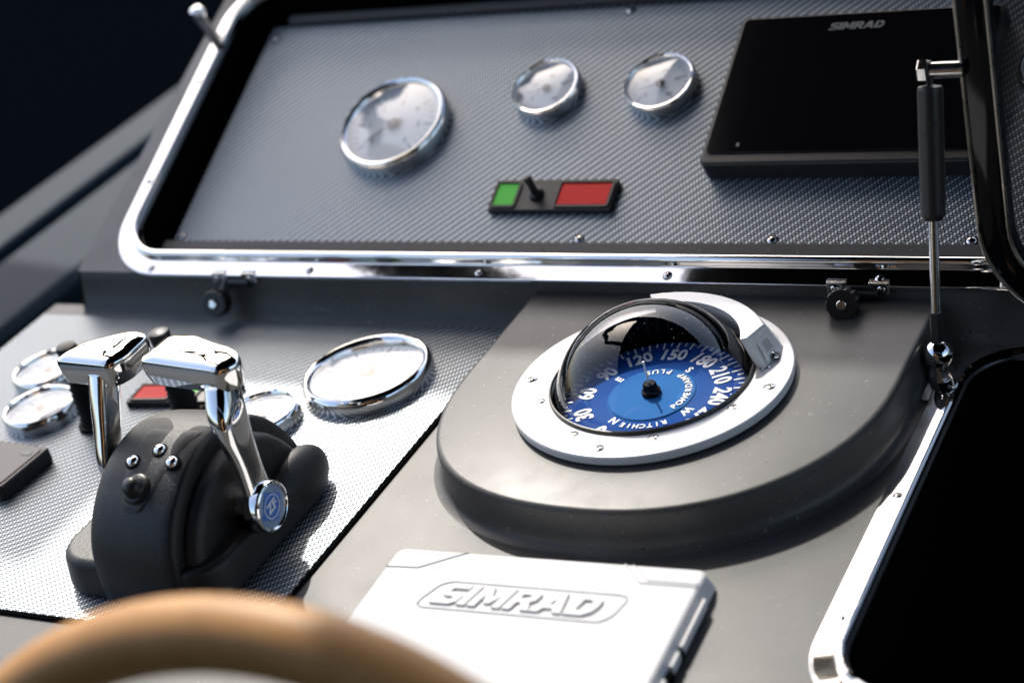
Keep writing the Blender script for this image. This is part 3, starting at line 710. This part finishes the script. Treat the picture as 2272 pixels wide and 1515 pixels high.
# ------------------------------------------------------------------ thumb latches under the chrome frame
def latch(label, x, kx, fc):
    t = thing('thumb_latch', label, 'latch', T((x, .1165, .0355)))
    g = Geo()
    for dx in (-.0135, .0150):
        g.box((dx, -.0035, .0010), (.0135, .0022, .0085), bev=.0006); g.box((dx, .0005, .0052), (.0135, .0080, .0014), bev=.0005)
    g.build('bracket', MAT['steel'], t)
    for dx in (-.0150, .0165): screw(t, T((dx, -.0047, .0004)) @ rot(90, 'X'), SCREW_S)
    g = Geo(); g.tube([(-.0120, -.004, -.0035), (.0140, -.004, -.0035)], .0034, 14); g.tube([(kx, -.004, -.0035), (fc[0], fc[1] * .5, fc[2] * .6 - .004)], .004, 14); g.build('hinge_barrel', MAT['black'], t)
    axis = Vector((.14, -.92, .36)).normalized()
    KM = T(Vector(fc) - axis * .0112) @ axis.to_track_quat('Z', 'Y').to_matrix().to_4x4()
    g = Geo(); n = 56; rings = []
    for r_, z in ((.0090, -.0010), (.0108, 0), (.0108, .0100), (.0098, .0112)):
        rings.append([((r_ - (.0011 if (i % 4) in (0, 1) and 0 <= z <= .0100 else 0)) * math.cos(2 * pi * i / n), (r_ - (.0011 if (i % 4) in (0, 1) and 0 <= z <= .0100 else 0)) * math.sin(2 * pi * i / n), z) for i in range(n)])
    g.loft(rings, M=KM); g.build('thumb_wheel', MAT['black'], t, ang=25)
    g = Geo(); g.lathe([(.0032, .0105), (.0032, .0128), (.0027, .0133), (.0001, .0133)], 20, M=KM); g.build('wheel_pin', MAT['steel'], t)
    return t
latch('black knurled thumb latch under the chrome frame behind the compass', .1035, -.0070, (-.0035, -.0265, .0015))
latch('black thumb latch under the chrome frame behind the engine control levers', -.4010, -.0075, (-.0085, -.0265, -.0105))
# hinge stay at the port side of the frame
t = thing('cover_stay', 'small dark stay with bright bolt clamped on the chrome frame', 'stay', PM(-.543, .238, .002))
g = Geo(); g.tube([(.026, -.006, .006), (.010, .010, .012), (-.014, .032, .016)], [.004, .0045, .005], 12); g.build('arm', MAT['black'], t)
g = Geo(); g.lathe([(.0070, 0), (.0072, .004), (.0055, .0075), (.002, .009), (.0001, .009)], 24, M=T((-.006, .026, .016))); g.build('bolt', MAT['chrome'], t)

# ------------------------------------------------------------------ steering wheel rim, near and out of focus
WM = T((.08, -.55, .04)) @ rot(70, 'X')
t = thing('steering_wheel', 'tan leather steering wheel rim in front of the console', 'steering wheel', WM)
g = Geo(); g.tube([(.2 * math.cos(2 * pi * i / 120), .2 * math.sin(2 * pi * i / 120), 0) for i in range(120)], .0145, 24, closed=True); g.build('rim', MAT['leather'], t)
for a in (210, 330, 270):
    g = Geo(); g.tube([(.03 * math.cos(R(a)), .03 * math.sin(R(a)), -.02), (.19 * math.cos(R(a)), .19 * math.sin(R(a)), 0)], [.011, .008], 14); g.build('spoke', MAT['steel'], t)
g = Geo(); g.lathe([(.045, -.045), (.045, -.02), (.04, -.008), (.02, -.004), (.0001, -.004)], 40); g.build('hub', MAT['black'], t)

# ------------------------------------------------------------------ port side of the cockpit and the dark deck behind
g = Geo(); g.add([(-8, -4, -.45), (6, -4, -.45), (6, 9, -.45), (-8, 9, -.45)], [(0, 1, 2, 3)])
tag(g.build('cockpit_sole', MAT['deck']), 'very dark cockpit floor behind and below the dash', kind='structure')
def extr(name, prof, y0, y1, mat, label, bev=.004):
    g = Geo(); g.prism(prof, 0, y1 - y0, bev=bev)
    o = g.build(name, mat, None, T((0, y0, 0)) @ rot(90, 'X') @ Matrix.Diagonal((1, 1, -1, 1)))
    return tag(o, label, kind='structure')
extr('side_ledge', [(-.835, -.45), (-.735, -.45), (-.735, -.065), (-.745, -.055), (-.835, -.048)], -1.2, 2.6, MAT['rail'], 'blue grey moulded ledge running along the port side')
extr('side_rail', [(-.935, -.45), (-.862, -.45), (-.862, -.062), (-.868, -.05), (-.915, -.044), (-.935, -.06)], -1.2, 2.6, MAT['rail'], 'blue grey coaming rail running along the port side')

# ------------------------------------------------------------------ unseen roof, tubes and wall added to shape shade and reflections
g = Geo()
g.prism([(-.62, -1.6), (2.2, -1.6), (2.2, 1.40), (-1.75, 1.40), (-1.75, .9), (-1.27, .9), (-1.27, 1.12), (-.62, 1.12)], 1.4, 1.46, bev=.01)
roof = tag(g.build('blocker_roof', MAT['soft_black']), 'unseen dark roof added for shade and reflections at the helm', kind='structure')
g = Geo(); g.tube([(-1.55, .93, 1.42), (-1.47, .78, 1.4), (-1.30, .58, 1.4), (-1.22, .36, 1.38), (-.60, .1, 1.43)], .06, 12)
g.tube([(-1.5, .73, 1.4), (-1.33, .60, 1.4)], .04, 12); g.build('reflection_tubes', MAT['soft_black'], roof)  # tubes added so dark streaks reflect in the instrument panel
g = Geo(); g.box((.75, -1.66, .48), (2.9, .05, 1.86), bev=.01)  # added out of view so chrome and black plastic reflect something dark
tag(g.build('blocker_wall', MAT['soft_black']), 'unseen dark wall added behind the helm to darken reflections', kind='structure')
